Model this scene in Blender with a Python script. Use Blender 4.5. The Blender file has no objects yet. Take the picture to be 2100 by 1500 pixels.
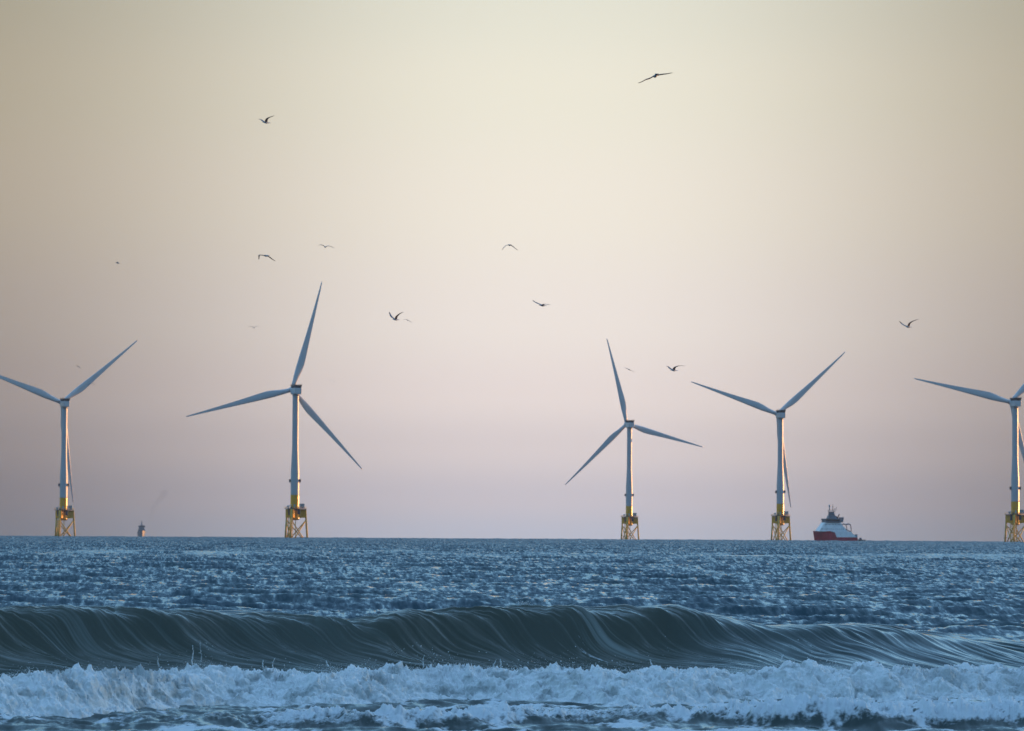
import bpy, math, random
import numpy as np
from mathutils import Matrix, Vector
random.seed(7)
R = math.radians
S = bpy.context.scene
C = S.collection

# ------------------------------------------------------------------ camera
F = 7500.0                      # focal length in pixels of a 2100 px wide frame
CAM = Vector((0.0, 0.0, 2.1))
cd = bpy.data.cameras.new('camera')
cam = bpy.data.objects.new('camera', cd)
C.objects.link(cam)
cd.sensor_width = 36.0
cd.lens = F * 36.0 / 2100.0
cd.clip_start = 0.5
cd.clip_end = 40000
PITCH = math.atan((1100.0 - 750.0) / F)
CM = Matrix.Translation(CAM) @ (Matrix.Rotation(R(90) + PITCH, 4, 'X') @ Matrix.Rotation(R(0.33), 4, 'Z'))
cam.matrix_world = CM
cd.dof.use_dof = True
cd.dof.focus_distance = 66.0
cd.dof.aperture_fstop = 7.1
S.camera = cam


def at(px, py, d):
    """world point seen at pixel (px, py) of the 2100x1500 frame, at ground distance d"""
    v = CM.to_3x3() @ Vector(((px - 1050.0) / F, -(py - 750.0) / F, -1.0))
    return CAM + v * (d / v.y)


REARTH = 6.371e6


def curve_z(d):
    return -d * d / (2 * REARTH)


# ------------------------------------------------------------------ light
SUN_AZ, SUN_EL = 58.0, 1.8
S.view_settings.view_transform = 'Standard'
S.view_settings.look = 'None'
S.view_settings.gamma = 1.0
S.view_settings.use_curve_mapping = False
EXPO = 1.9
S.view_settings.exposure = EXPO

W = bpy.data.worlds.new("World")
S.world = W
W.use_nodes = True
nt = W.node_tree
N, L = nt.nodes, nt.links
bg = N['Background']
bg.inputs[1].default_value = 0.15
sky = N.new('ShaderNodeTexSky')
sky.sky_type = 'NISHITA'
sky.sun_disc = False
sky.sun_elevation = R(SUN_EL)
sky.sun_rotation = R(SUN_AZ)
sky.ozone_density = 1.0
sky.air_density = 1.0
sky.dust_density = 0.6


def mnode(tree, op, a, b=None, c=None, clamp=False):
    n = tree.nodes.new('ShaderNodeMath')
    n.operation = op
    n.use_clamp = clamp
    for i, v in enumerate((a, b, c)):
        if v is None:
            continue
        if isinstance(v, (int, float)):
            n.inputs[i].default_value = v
        else:
            tree.links.new(v, n.inputs[i])
    return n.outputs[0]


def maprange(tree, v, a, b, c=0.0, d=1.0, smooth=True):
    n = tree.nodes.new('ShaderNodeMapRange')
    n.interpolation_type = 'SMOOTHSTEP' if smooth else 'LINEAR'
    tree.links.new(v, n.inputs['Value'])
    n.inputs['From Min'].default_value = a
    n.inputs['From Max'].default_value = b
    n.inputs['To Min'].default_value = c
    n.inputs['To Max'].default_value = d
    return n.outputs[0]


def mixc(tree, f, a, b, mode='MIX'):
    n = tree.nodes.new('ShaderNodeMix')
    n.data_type = 'RGBA'
    n.blend_type = mode
    n.clamp_factor = True
    for i, v in ((0, f), (6, a), (7, b)):
        if isinstance(v, (int, float)):
            n.inputs[i].default_value = v
        elif isinstance(v, tuple):
            n.inputs[i].default_value = (*v, 1.0)
        else:
            tree.links.new(v, n.inputs[i])
    return n.outputs[2]


def s2l(c):
    return tuple(((v / 255.0) / 12.92 if v <= 10 else ((v / 255.0 + 0.055) / 1.055) ** 2.4) for v in c)


tc = N.new('ShaderNodeTexCoord')
sep = N.new('ShaderNodeSeparateXYZ')
L.new(tc.outputs['Generated'], sep.inputs[0])
elev = mnode(nt, 'ARCSINE', sep.outputs[2])
azim = mnode(nt, 'ARCTAN2', sep.outputs[0], sep.outputs[1])
ramp = N.new('ShaderNodeValToRGB')
ramp.color_ramp.interpolation = 'EASE'
L.new(maprange(nt, elev, 0.0, R(16), smooth=False), ramp.inputs[0])
# (elevation in degrees, display colour): the twilight bands above the sea
bands = [(0.0, (182, 184, 198)), (0.6, (197, 190, 197)), (1.4, (217, 205, 204)), (2.2, (231, 218, 213)),
         (3.4, (236, 226, 218)), (5.2, (238, 230, 216)), (7.0, (234, 229, 212)), (8.4, (226, 224, 208)),
         (9.8, (160, 185, 198)), (12.0, (112, 152, 184))]
cr = ramp.color_ramp
while len(cr.elements) < len(bands):
    cr.elements.new(0.5)
for el, (e, c) in zip(cr.elements, bands):
    el.position = e / 16.0
    lin = s2l(c)
    el.color = tuple(1.045 * v / (0.15 * 2 ** EXPO) for v in lin) + (1.0,)
# lens falloff painted into the sky colour as a glow: brightest straight out to sea, falling off to both sides
daz = mnode(nt, 'SUBTRACT', azim, R(0.7))
g = mnode(nt, 'DIVIDE', daz, R(6.5))
g = mnode(nt, 'POWER', mnode(nt, 'ABSOLUTE', g), 2.2)
vignette = mnode(nt, 'EXPONENT', mnode(nt, 'MULTIPLY', g, -1.0))
low = maprange(nt, elev, R(0.0), R(6.5))
edge = mixc(nt, vignette, mixc(nt, low, (0.22, 0.207, 0.205), (0.43, 0.385, 0.325)), (1.0, 1.0, 1.0))
band = mixc(nt, 1.0, ramp.outputs[0], edge, 'MULTIPLY')
up = maprange(nt, elev, R(8.8), R(16.0))
side = maprange(nt, mnode(nt, 'ABSOLUTE', azim), R(12), R(35))
fac = mnode(nt, 'MAXIMUM', up, side)
tint = mixc(nt, maprange(nt, elev, R(4), R(24)), (0.50, 0.60, 0.76), (1.08, 1.72, 2.48))
tint = mixc(nt, maprange(nt, elev, R(30), R(60)), tint, (1.75, 2.35, 3.25))
skyt = mixc(nt, 1.0, sky.outputs[0], tint, 'MULTIPLY')
# the dusky blue shadow of the earth along the horizon opposite the sun
back = maprange(nt, sep.outputs[1], 0.35, -0.35)
backf = mnode(nt, 'MULTIPLY', back, maprange(nt, elev, R(38), R(6)))
skyt = mixc(nt, backf, skyt, mixc(nt, 1.0, skyt, (0.16, 0.28, 0.43), 'MULTIPLY'))
L.new(mixc(nt, fac, band, skyt), bg.inputs[0])

sd = bpy.data.lights.new('sun', 'SUN')
sd.energy = 2.0
sd.angle = R(0.5)
sd.color = (1.0, 0.44, 0.15)
sun = bpy.data.objects.new('sun', sd)
C.objects.link(sun)
sv = Vector((math.sin(R(SUN_AZ)) * math.cos(R(SUN_EL)), math.cos(R(SUN_AZ)) * math.cos(R(SUN_EL)), math.sin(R(SUN_EL))))
sun.rotation_euler = sv.to_track_quat('Z', 'Y').to_euler()

# ------------------------------------------------------------------ helpers


def tag(o, label=None, cat=None, group=None, kind=None):
    if label:
        o['label'] = label
    if cat:
        o['category'] = cat
    if group:
        o['group'] = group
    if kind:
        o['kind'] = kind
    return o


def empty(name, loc, rz=0.0):
    o = bpy.data.objects.new(name, None)
    o.empty_display_size = 1.0
    C.objects.link(o)
    o.location = loc
    o.rotation_euler = (0, 0, rz)
    return o


class MB:
    """collects shapes into one mesh"""

    def __init__(self):
        self.v, self.f, self.m, self.mi = [], [], [], 0

    def ring_loft(self, rings, cap=True, closed=True):
        b = len(self.v)
        n = len(rings[0])
        for r in rings:
            self.v.extend([tuple(p) for p in r])
        for i in range(len(rings) - 1):
            for j in range(n if closed else n - 1):
                k = (j + 1) % n
                self.f.append((b + i * n + j, b + i * n + k, b + (i + 1) * n + k, b + (i + 1) * n + j))
                self.m.append(self.mi)
        if cap:
            self.f.append(tuple(b + j for j in reversed(range(n))))
            self.f.append(tuple(b + (len(rings) - 1) * n + j for j in range(n)))
            self.m += [self.mi, self.mi]
        return self

    def tube(self, p0, p1, r0, r1=None, n=12):
        p0, p1 = Vector(p0), Vector(p1)
        r1 = r0 if r1 is None else r1
        q = (p1 - p0).to_track_quat('Z', 'Y')
        rs = []
        for p, r in ((p0, r0), (p1, r1)):
            rs.append([p + q @ Vector((r * math.cos(2 * math.pi * k / n), r * math.sin(2 * math.pi * k / n), 0)) for k in range(n)])
        return self.ring_loft(rs)

    def lathe(self, prof, c=(0, 0, 0), n=32):
        rs = [[Vector((c[0] + r * math.cos(2 * math.pi * k / n), c[1] + r * math.sin(2 * math.pi * k / n), c[2] + z)) for k in range(n)] for r, z in prof]
        return self.ring_loft(rs)

    def frustum(self, x0, x1, y0, y1, z0, X0, X1, Y0, Y1, z1):
        lo = [(x0, y0, z0), (x1, y0, z0), (x1, y1, z0), (x0, y1, z0)]
        hi = [(X0, Y0, z1), (X1, Y0, z1), (X1, Y1, z1), (X0, Y1, z1)]
        return self.ring_loft([[Vector(p) for p in lo], [Vector(p) for p in hi]])

    def box(self, x0, x1, y0, y1, z0, z1):
        return self.frustum(x0, x1, y0, y1, z0, x0, x1, y0, y1, z1)

    def build(self, name, mat, parent=None, smooth=False, bevel=0.0):
        me = bpy.data.meshes.new(name)
        me.from_pydata(self.v, [], self.f)
        mats = mat if isinstance(mat, (list, tuple)) else [mat]
        for m in mats:
            me.materials.append(m)
        me.polygons.foreach_set('material_index', self.m)
        if smooth:
            for p in me.polygons:
                p.use_smooth = len(p.vertices) == 4
        me.update()
        o = bpy.data.objects.new(name, me)
        C.objects.link(o)
        if parent:
            o.parent = parent
        if bevel:
            b = o.modifiers.new('bevel', 'BEVEL')
            b.width = bevel
            b.segments = 2
        return o


def grid_mesh(name, P, mat, attrs=None):
    """P: (rows, cols, 3) array"""
    r, c = P.shape[:2]
    me = bpy.data.meshes.new(name)
    me.vertices.add(r * c)
    me.vertices.foreach_set('co', P.astype(np.float32).ravel())
    idx = np.arange(r * c, dtype=np.int32).reshape(r, c)
    q = np.stack([idx[:-1, :-1], idx[:-1, 1:], idx[1:, 1:], idx[1:, :-1]], -1).reshape(-1, 4)
    me.loops.add(q.size)
    me.loops.foreach_set('vertex_index', q.ravel())
    me.polygons.add(len(q))
    me.polygons.foreach_set('loop_start', np.arange(0, q.size, 4, dtype=np.int32))
    me.polygons.foreach_set('use_smooth', np.ones(len(q), dtype=bool))
    me.materials.append(mat)
    for k, v in (attrs or {}).items():
        a = me.attributes.new(k, 'FLOAT', 'POINT')
        a.data.foreach_set('value', v.astype(np.float32).ravel())
    me.update(calc_edges=True)
    return me


# ------------------------------------------------------------------ materials


def mat(name, col, rough=0.5, spec=0.5, metal=0.0, grime=0.12, scale=0.5, bump=0.0):
    m = bpy.data.materials.new(name)
    m.use_nodes = True
    t = m.node_tree
    b = t.nodes['Principled BSDF']
    b.inputs['Roughness'].default_value = rough
    b.inputs['Specular IOR Level'].default_value = spec
    b.inputs['Metallic'].default_value = metal
    c = t.nodes.new('ShaderNodeTexCoord')
    nz = t.nodes.new('ShaderNodeTexNoise')
    nz.inputs['Scale'].default_value = scale
    nz.inputs['Detail'].default_value = 5
    t.links.new(c.outputs['Object'], nz.inputs['Vector'])
    f = maprange(t, nz.outputs[0], 0.35, 0.7)
    t.links.new(mixc(t, f, col, tuple(v * (1 - grime) for v in col)), b.inputs['Base Color'])
    if bump:
        bp = t.nodes.new('ShaderNodeBump')
        bp.inputs['Strength'].default_value = bump
        t.links.new(nz.outputs[0], bp.inputs['Height'])
        t.links.new(bp.outputs[0], b.inputs['Normal'])
    return m


M = {
    'tower': mat('tower_paint', (0.36, 0.39, 0.41), 0.34, 0.28, grime=0.06, scale=0.15),
    'blade': mat('blade_gelcoat', (0.50, 0.53, 0.55), 0.35, 0.4, grime=0.08, scale=0.1),
    'yellow': mat('yellow_paint', (0.66, 0.31, 0.012), 0.25, 0.5, grime=0.2, scale=0.4),
    'jacket': mat('weathered_yellow_steel', (0.54, 0.34, 0.06), 0.5, 0.3, grime=0.4, scale=0.6),
    'dark': mat('dark_steel', (0.035, 0.045, 0.06), 0.5, 0.4, grime=0.3),
    'box': mat('grey_blue_cabinet', (0.22, 0.33, 0.38), 0.4, 0.4, grime=0.2),
    'nacelle': mat('nacelle_shell', (0.45, 0.48, 0.50), 0.4, 0.4, grime=0.1, scale=0.4),
    'red': mat('hull_red', (0.38, 0.015, 0.04), 0.45, 0.4, grime=0.3, scale=0.2),
    'white': mat('ship_white', (0.78, 0.80, 0.80), 0.4, 0.4, grime=0.15, scale=0.3),
    'glass': mat('bridge_glass', (0.02, 0.025, 0.03), 0.08, 0.6, grime=0.0),
    'navy': mat('ship_grey_blue', (0.12, 0.16, 0.20), 0.5, 0.4, grime=0.3, scale=0.4),
    'orange': mat('safety_orange', (0.6, 0.16, 0.02), 0.5, 0.4),
    'feather': mat('gull_white_feathers', (0.55, 0.57, 0.60), 0.8, 0.2, grime=0.2, scale=6),
    'greyfeather': mat('gull_grey_feathers', (0.16, 0.18, 0.21), 0.8, 0.2, grime=0.2, scale=6),
    'blackfeather': mat('gull_black_feathers', (0.02, 0.02, 0.025), 0.8, 0.2, grime=0.2, scale=6),
    'bill': mat('gull_bill', (0.5, 0.25, 0.02), 0.5, 0.3),
}


def foam_color_nodes(t, scale):
    c = t.nodes.new('ShaderNodeTexCoord')
    nz = t.nodes.new('ShaderNodeTexNoise')
    nz.inputs['Scale'].default_value = scale
    nz.inputs['Detail'].default_value = 6
    nz.inputs['Roughness'].default_value = 0.6
    t.links.new(c.outputs['Object'], nz.inputs['Vector'])
    return c, nz


def make_foam_mat():
    m = bpy.data.materials.new('sea_foam')
    m.use_nodes = True
    t = m.node_tree
    b = t.nodes['Principled BSDF']
    c, nz = foam_color_nodes(t, 3.2)
    f = maprange(t, nz.outputs[0], 0.46, 0.68)
    b.inputs['Roughness'].default_value = 0.75
    b.inputs['Specular IOR Level'].default_value = 0.25
    at_ = t.nodes.new('ShaderNodeAttribute')
    at_.attribute_name = 'thin'
    f2 = mnode(t, 'MAXIMUM', mnode(t, 'MULTIPLY', f, 0.65), at_.outputs['Fac'])
    t.links.new(mixc(t, f2, (0.72, 0.74, 0.74), (0.14, 0.17, 0.165)), b.inputs['Base Color'])
    n2 = t.nodes.new('ShaderNodeTexNoise')
    n2.inputs['Scale'].default_value = 24
    n2.inputs['Detail'].default_value = 5
    n2.inputs['Roughness'].default_value = 0.65
    t.links.new(c.outputs['Object'], n2.inputs['Vector'])
    bp = t.nodes.new('ShaderNodeBump')
    bp.inputs['Strength'].default_value = 0.8
    bp.inputs['Distance'].default_value = 0.03
    t.links.new(n2.outputs[0], bp.inputs['Height'])
    t.links.new(bp.outputs[0], b.inputs['Normal'])
    return m


def make_water_mat():
    m = bpy.data.materials.new('sea_water')
    m.use_nodes = True
    t = m.node_tree
    b = t.nodes['Principled BSDF']
    out = t.nodes['Material Output']
    c = t.nodes.new('ShaderNodeTexCoord')
    # silt in the water differs from place to place
    nz = t.nodes.new('ShaderNodeTexNoise')
    nz.inputs['Scale'].default_value = 0.35
    nz.inputs['Detail'].default_value = 3
    t.links.new(c.outputs['Object'], nz.inputs['Vector'])
    at_ = t.nodes.new('ShaderNodeAttribute')
    at_.attribute_name = 'silt'
    deep = mixc(t, maprange(t, nz.outputs[0], 0.35, 0.65), (0.018, 0.048, 0.062), (0.026, 0.058, 0.066))
    av = t.nodes.new('ShaderNodeAttribute')
    av.attribute_name = 'veil'
    silty = mixc(t, at_.outputs['Fac'], deep, (0.056, 0.062, 0.044))
    t.links.new(mixc(t, mnode(t, 'MULTIPLY', av.outputs['Fac'], 0.45), silty, (0.34, 0.37, 0.35)), b.inputs['Base Color'])
    ra = t.nodes.new('ShaderNodeAttribute')
    ra.attribute_name = 'rough'
    t.links.new(ra.outputs['Fac'], b.inputs['Roughness'])
    b.inputs['IOR'].default_value = 1.333
    b.inputs['Specular IOR Level'].default_value = 0.5
    # ripples too small for the mesh, as a spread of surface tilts; crests lie obliquely to the shore
    tot = None
    for sx_, sy_, dt_, am_ in ((1.8, 22.0, 3, 0.20), (0.34, 3.2, 5, 0.85), (0.14, 0.6, 3, 0.75)):
        mp = t.nodes.new('ShaderNodeMapping')
        mp.vector_type = 'TEXTURE'
        mp.inputs['Rotation'].default_value = (0, 0, R(7))
        mp.inputs['Scale'].default_value = (sx_, sy_, 1.0)
        t.links.new(c.outputs['Object'], mp.inputs['Vector'])
        rp = t.nodes.new('ShaderNodeTexNoise')
        rp.inputs['Scale'].default_value = 1.0
        rp.inputs['Detail'].default_value = dt_
        rp.inputs['Roughness'].default_value = 0.6
        t.links.new(mp.outputs[0], rp.inputs['Vector'])
        v = t.nodes.new('ShaderNodeVectorMath')
        v.operation = 'MULTIPLY_ADD'
        t.links.new(rp.outputs['Color'], v.inputs[0])
        v.inputs[1].default_value = (am_ * 0.6, am_ * 0.9, 0)
        v.inputs[2].default_value = (-0.3 * am_, -0.45 * am_ - 0.062, 0)
        if tot is None:
            tot = v.outputs[0]
        else:
            ad = t.nodes.new('ShaderNodeVectorMath')
            t.links.new(tot, ad.inputs[0])
            t.links.new(v.outputs[0], ad.inputs[1])
            tot = ad.outputs[0]
    a2 = t.nodes.new('ShaderNodeAttribute')
    a2.attribute_name = 'ripple'
    scl = t.nodes.new('ShaderNodeVectorMath')
    scl.operation = 'SCALE'
    t.links.new(tot, scl.inputs[0])
    t.links.new(mnode(t, 'MULTIPLY', a2.outputs['Fac'], 1.8), scl.inputs['Scale'])
    ge = t.nodes.new('ShaderNodeNewGeometry')
    ad = t.nodes.new('ShaderNodeVectorMath')
    t.links.new(scl.outputs[0], ad.inputs[0])
    t.links.new(ge.outputs['Normal'], ad.inputs[1])
    nm_ = t.nodes.new('ShaderNodeVectorMath')
    nm_.operation = 'NORMALIZE'
    t.links.new(ad.outputs[0], nm_.inputs[0])
    t.links.new(nm_.outputs[0], b.inputs['Normal'])
    # foam lying on the water
    fb = t.nodes.new('ShaderNodeBsdfPrincipled')
    fb.inputs['Base Color'].default_value = (0.54, 0.58, 0.60, 1)
    fb.inputs['Roughness'].default_value = 0.7
    fb.inputs['Specular IOR Level'].default_value = 0.25
    fn = t.nodes.new('ShaderNodeTexNoise')
    fn.inputs['Scale'].default_value = 14
    fn.inputs['Detail'].default_value = 6
    fn.inputs['Roughness'].default_value = 0.65
    t.links.new(c.outputs['Object'], fn.inputs['Vector'])
    b3 = t.nodes.new('ShaderNodeBump')
    b3.inputs['Strength'].default_value = 0.6
    b3.inputs['Distance'].default_value = 0.03
    t.links.new(fn.outputs[0], b3.inputs['Height'])
    t.links.new(b3.outputs[0], fb.inputs['Normal'])
    fa = t.nodes.new('ShaderNodeAttribute')
    fa.attribute_name = 'foam'
    th = mnode(t, 'ADD', fa.outputs['Fac'], mnode(t, 'MULTIPLY', mnode(t, 'SUBTRACT', fn.outputs[0], 0.5), 0.9))
    ff = maprange(t, th, 0.30, 0.72)
    ff = mnode(t, 'MULTIPLY', ff, maprange(t, fa.outputs['Fac'], 0.0, 0.12))
    mx = t.nodes.new('ShaderNodeMixShader')
    t.links.new(ff, mx.inputs[0])
    t.links.new(b.outputs[0], mx.inputs[1])
    t.links.new(fb.outputs[0], mx.inputs[2])
    t.links.new(mx.outputs[0], out.inputs['Surface'])
    return m


M['foam'] = make_foam_mat()
M['water'] = make_water_mat()

# ------------------------------------------------------------------ noise
_rs = np.random.RandomState(11)
PERM = _rs.permutation(256).astype(np.int32)
GA = _rs.rand(256) * 2 * np.pi
G2 = np.stack([np.cos(GA), np.sin(GA)], -1).astype(np.float32)
G3 = _rs.randn(256, 3)
G3 = (G3 / np.linalg.norm(G3, axis=1, keepdims=True)).astype(np.float32)


def perlin2(x, y, seed=0):
    x = x + seed * 17.31
    y = y + seed * 7.77
    xi, yi = np.floor(x).astype(np.int32), np.floor(y).astype(np.int32)
    xf, yf = (x - xi).astype(np.float32), (y - yi).astype(np.float32)
    u, v = xf * xf * xf * (xf * (xf * 6 - 15) + 10), yf * yf * yf * (yf * (yf * 6 - 15) + 10)

    def g(dx, dy):
        h = PERM[(PERM[(xi + dx) & 255] + yi + dy) & 255]
        return G2[h, 0] * (xf - dx) + G2[h, 1] * (yf - dy)
    a, b = g(0, 0), g(1, 0)
    c, d = g(0, 1), g(1, 1)
    a = a + u * (b - a)
    c = c + u * (d - c)
    return (a + v * (c - a)) * 1.5


def perlin3(x, y, z, seed=0):
    x = x + seed * 17.31
    y = y + seed * 7.77
    z = z + seed * 3.33
    I = [np.floor(q).astype(np.int32) for q in (x, y, z)]
    f = [(q - i).astype(np.float32) for q, i in zip((x, y, z), I)]
    w = [q * q * q * (q * (q * 6 - 15) + 10) for q in f]

    def g(dx, dy, dz):
        h = PERM[(PERM[(PERM[(I[0] + dx) & 255] + I[1] + dy) & 255] + I[2] + dz) & 255]
        return G3[h, 0] * (f[0] - dx) + G3[h, 1] * (f[1] - dy) + G3[h, 2] * (f[2] - dz)

    def lx(dy, dz):
        a, b = g(0, dy, dz), g(1, dy, dz)
        return a + w[0] * (b - a)

    def ly(dz):
        a, b = lx(0, dz), lx(1, dz)
        return a + w[1] * (b - a)
    a, b = ly(0), ly(1)
    return (a + w[2] * (b - a)) * 1.5


def sstep(x, a, b):
    t = np.clip((x - a) / (b - a), 0, 1)
    return t * t * (3 - 2 * t)


# ------------------------------------------------------------------ the sea


def waves(X, Y, sx, sy, n, lmin, lmax, slope, mean_dir, spread, seed, peaky=1.0):
    """sum of peaky wave trains; sx, sy = local grid spacing, trains the grid cannot hold fade out"""
    rs = np.random.RandomState(seed)
    Z = np.zeros(X.shape, np.float32)
    a1 = slope * math.sqrt(2.0 / n)
    for i in range(n):
        lam = lmin * (lmax / lmin) ** ((i + rs.rand()) / n)
        k = 2 * math.pi / lam
        th = mean_dir + spread * rs.randn()
        kx, ky = k * math.cos(th), k * math.sin(th)
        ph = rs.rand() * 6.283
        fade = np.clip(1.6 - np.abs(kx) * sx / 1.6, 0, 1) * np.clip(1.9 - np.abs(ky) * sy / 1.9, 0, 1)
        if fade.max() <= 0:
            continue
        s = np.sin(kx * X + ky * Y + ph)
        Z += (a1 / k) * fade * (np.exp(peaky * (s - 1)) * 1.9 - 0.85)
    return Z


def ip(x, xs, ys):
    return np.interp(x, xs, ys)


def smooth_curve(pxs, vals, d, width=0.5):
    """a curve given over the frame's width at distance d -> smooth function of world x"""
    xs = (np.array(pxs) - 1050.0) / F * d
    gx = np.linspace(-40, 40, 4001)
    gv = np.interp(gx, xs, vals)
    k = np.exp(-0.5 * (np.arange(-100, 101) * 0.02 / width) ** 2)
    gv = np.convolve(np.pad(gv, 100, mode='edge'), k / k.sum(), mode='valid')
    return lambda x: np.interp(x, gx, gv)


CREST_PX = [-200, 0, 150, 250, 400, 500, 600, 680, 760, 800, 900, 1050, 1200, 1300, 1400, 1480, 1550, 1650, 1750, 1850, 1950, 2100, 2300]
CREST_PY = [1244, 1242, 1241, 1243, 1248, 1256, 1266, 1271, 1262, 1252, 1247, 1242, 1242, 1247, 1247, 1262, 1283, 1277, 1276, 1287, 1300, 1325, 1345]
DC = 60.0
eye = [1094.0 + 0.0057 * x for x in CREST_PX]
A_of = smooth_curve(CREST_PX, [2.1 - (y - e) * DC / F for y, e in zip(CREST_PY, eye)], DC, 0.28)
STEEP = smooth_curve([-200, 0, 600, 750, 1350, 1500, 1650, 2100, 2400], [1.0, 1.0, 0.8, 0.9, 0.95, 0.55, 0.3, 0.12, 0.05], DC, 0.6)
YC = lambda x: DC + 0.5 * np.sin(x * 0.35 + 1.0) + 0.3 * np.sin(x * 0.9) + 0.25 * np.sin(x * 1.7 + 2)
FOOT_PX = [-200, 0, 200, 300, 500, 700, 900, 1100, 1300, 1500, 1700, 1900, 2100, 2300]
FOOT_PY = [1470, 1467, 1462, 1445, 1432, 1440, 1425, 1430, 1440, 1430, 1430, 1428, 1424, 1424]
YB = smooth_curve(FOOT_PX, [2.04 * F / (y - 6 - 1094 - 0.0057 * x) for x, y in zip(FOOT_PX, FOOT_PY)], 46.0, 0.45)
BT_PX = [-200, 0, 100, 180, 250, 300, 340, 400, 440, 500, 600, 680, 760, 830, 900, 1000, 1100, 1200, 1300, 1400, 1500, 1620, 1700, 1780, 1830, 1950, 2100, 2300]
BT_PY = [1372, 1374, 1377, 1376, 1366, 1378, 1380, 1366, 1358, 1374, 1382, 1368, 1372, 1370, 1366, 1372, 1364, 1367, 1367, 1371, 1370, 1358, 1368, 1354, 1372, 1366, 1366, 1366]
_bx = (np.array(BT_PX) - 1050.0) / F * 47.0
BH = smooth_curve(BT_PX, [2.1 - (y - 1094 - 0.0057 * px) * (float(YB(x)) + 1.3) / F for px, y, x in zip(BT_PX, BT_PY, _bx)], 47.0, 0.18)

# cross-section of the unbroken breaker, u = metres seaward of the crest
PU_S = np.array([-9, -4.5, -3.0, -2.0, -1.35, -0.95, -0.75, -0.62, -0.54, -0.42, -0.2, 0.1, 1.0, 2.5, 5.0, 9.0, 16.0])
PZ_S = np.array([0, -0.10, -0.12, -0.08, 0.03, 0.19, 0.36, 0.58, 0.78, 0.92, 0.985, 1.0, 0.90, 0.66, 0.32, 0.08, 0.0])
PU_G = np.array([-9, -6.0, -4.5, -3.6, -2.9, -2.3, -1.8, -1.35, -1.0, -0.65, -0.3, 0.1, 1.0, 2.5, 5.0, 9.0, 16.0])
PZ_G = np.array([0, -0.06, -0.04, 0.03, 0.13, 0.27, 0.43, 0.60, 0.75, 0.88, 0.97, 1.0, 0.95, 0.78, 0.45, 0.12, 0.0])


_ud = np.linspace(-12, 18, 6001)
_gk = np.exp(-0.5 * (np.arange(-60, 61) * 0.005 / 0.075) ** 2)
_gk /= _gk.sum()
_ZS = np.convolve(np.pad(np.interp(_ud, PU_S, PZ_S), 60, mode='edge'), _gk, mode='valid')
_gk2 = np.exp(-0.5 * (np.arange(-200, 201) * 0.005 / 0.28) ** 2)
_gk2 /= _gk2.sum()
_ZG = np.convolve(np.pad(np.interp(_ud, PU_G, PZ_G), 200, mode='edge'), _gk2, mode='valid')


def breaker(x, u):
    st = STEEP(x)
    # crest edge wanders a little where it is about to throw
    uu = u + 0.10 * perlin2(x * 0.9, u * 0 + 3.1, 5) * st
    zs = np.interp(uu, _ud, _ZS)
    zg = np.interp(uu, _ud, _ZG)
    lip = np.exp(-((u + 0.15) / 0.5) ** 2) * st
    rag = 0.045 * perlin2(x * 2.3, u * 0.8, 101) + 0.024 * perlin2(x * 7, u * 2, 102) + 0.004 * perlin2(x * 21, u * 6, 103)
    return A_of(x) * (st * zs + (1 - st) * zg) + lip * rag


def bore_base(x, w):
    """smooth hump under the white water, w = metres seaward of its foot"""
    h = BH(x)
    t = np.interp(w, [-1.5, -0.5, 0.0, 0.35, 0.8, 1.3, 2.0, 3.2, 5.0], [0, 0.0, 0.06, 0.45, 0.80, 0.88, 0.7, 0.2, 0.0])
    return np.maximum(h, 0.1) * t * 0.78 - 0.05 * t


def near_bore2(x, y):
    """the low second line of white water close to the beach"""
    yb = 41.2 + 0.7 * np.sin(x * 0.45 + 0.5) + 0.3 * np.sin(x * 1.3)
    amp = np.interp(x, [-8, -4.0, -2.2, 0.3, 1.2, 2.2, 3.0, 4.2, 8], [0.02, 0.03, 0.09, 0.10, 0.06, 0.11, 0.20, 0.20, 0.18])
    w = y - yb
    return amp * np.interp(w, [-0.5, -0.25, 0.0, 0.25, 0.6, 1.4, 3.0], [0, 0.1, 0.6, 0.95, 1.0, 0.5, 0]), w, amp


WIND = math.atan2(0.8, 1.0)


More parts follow.
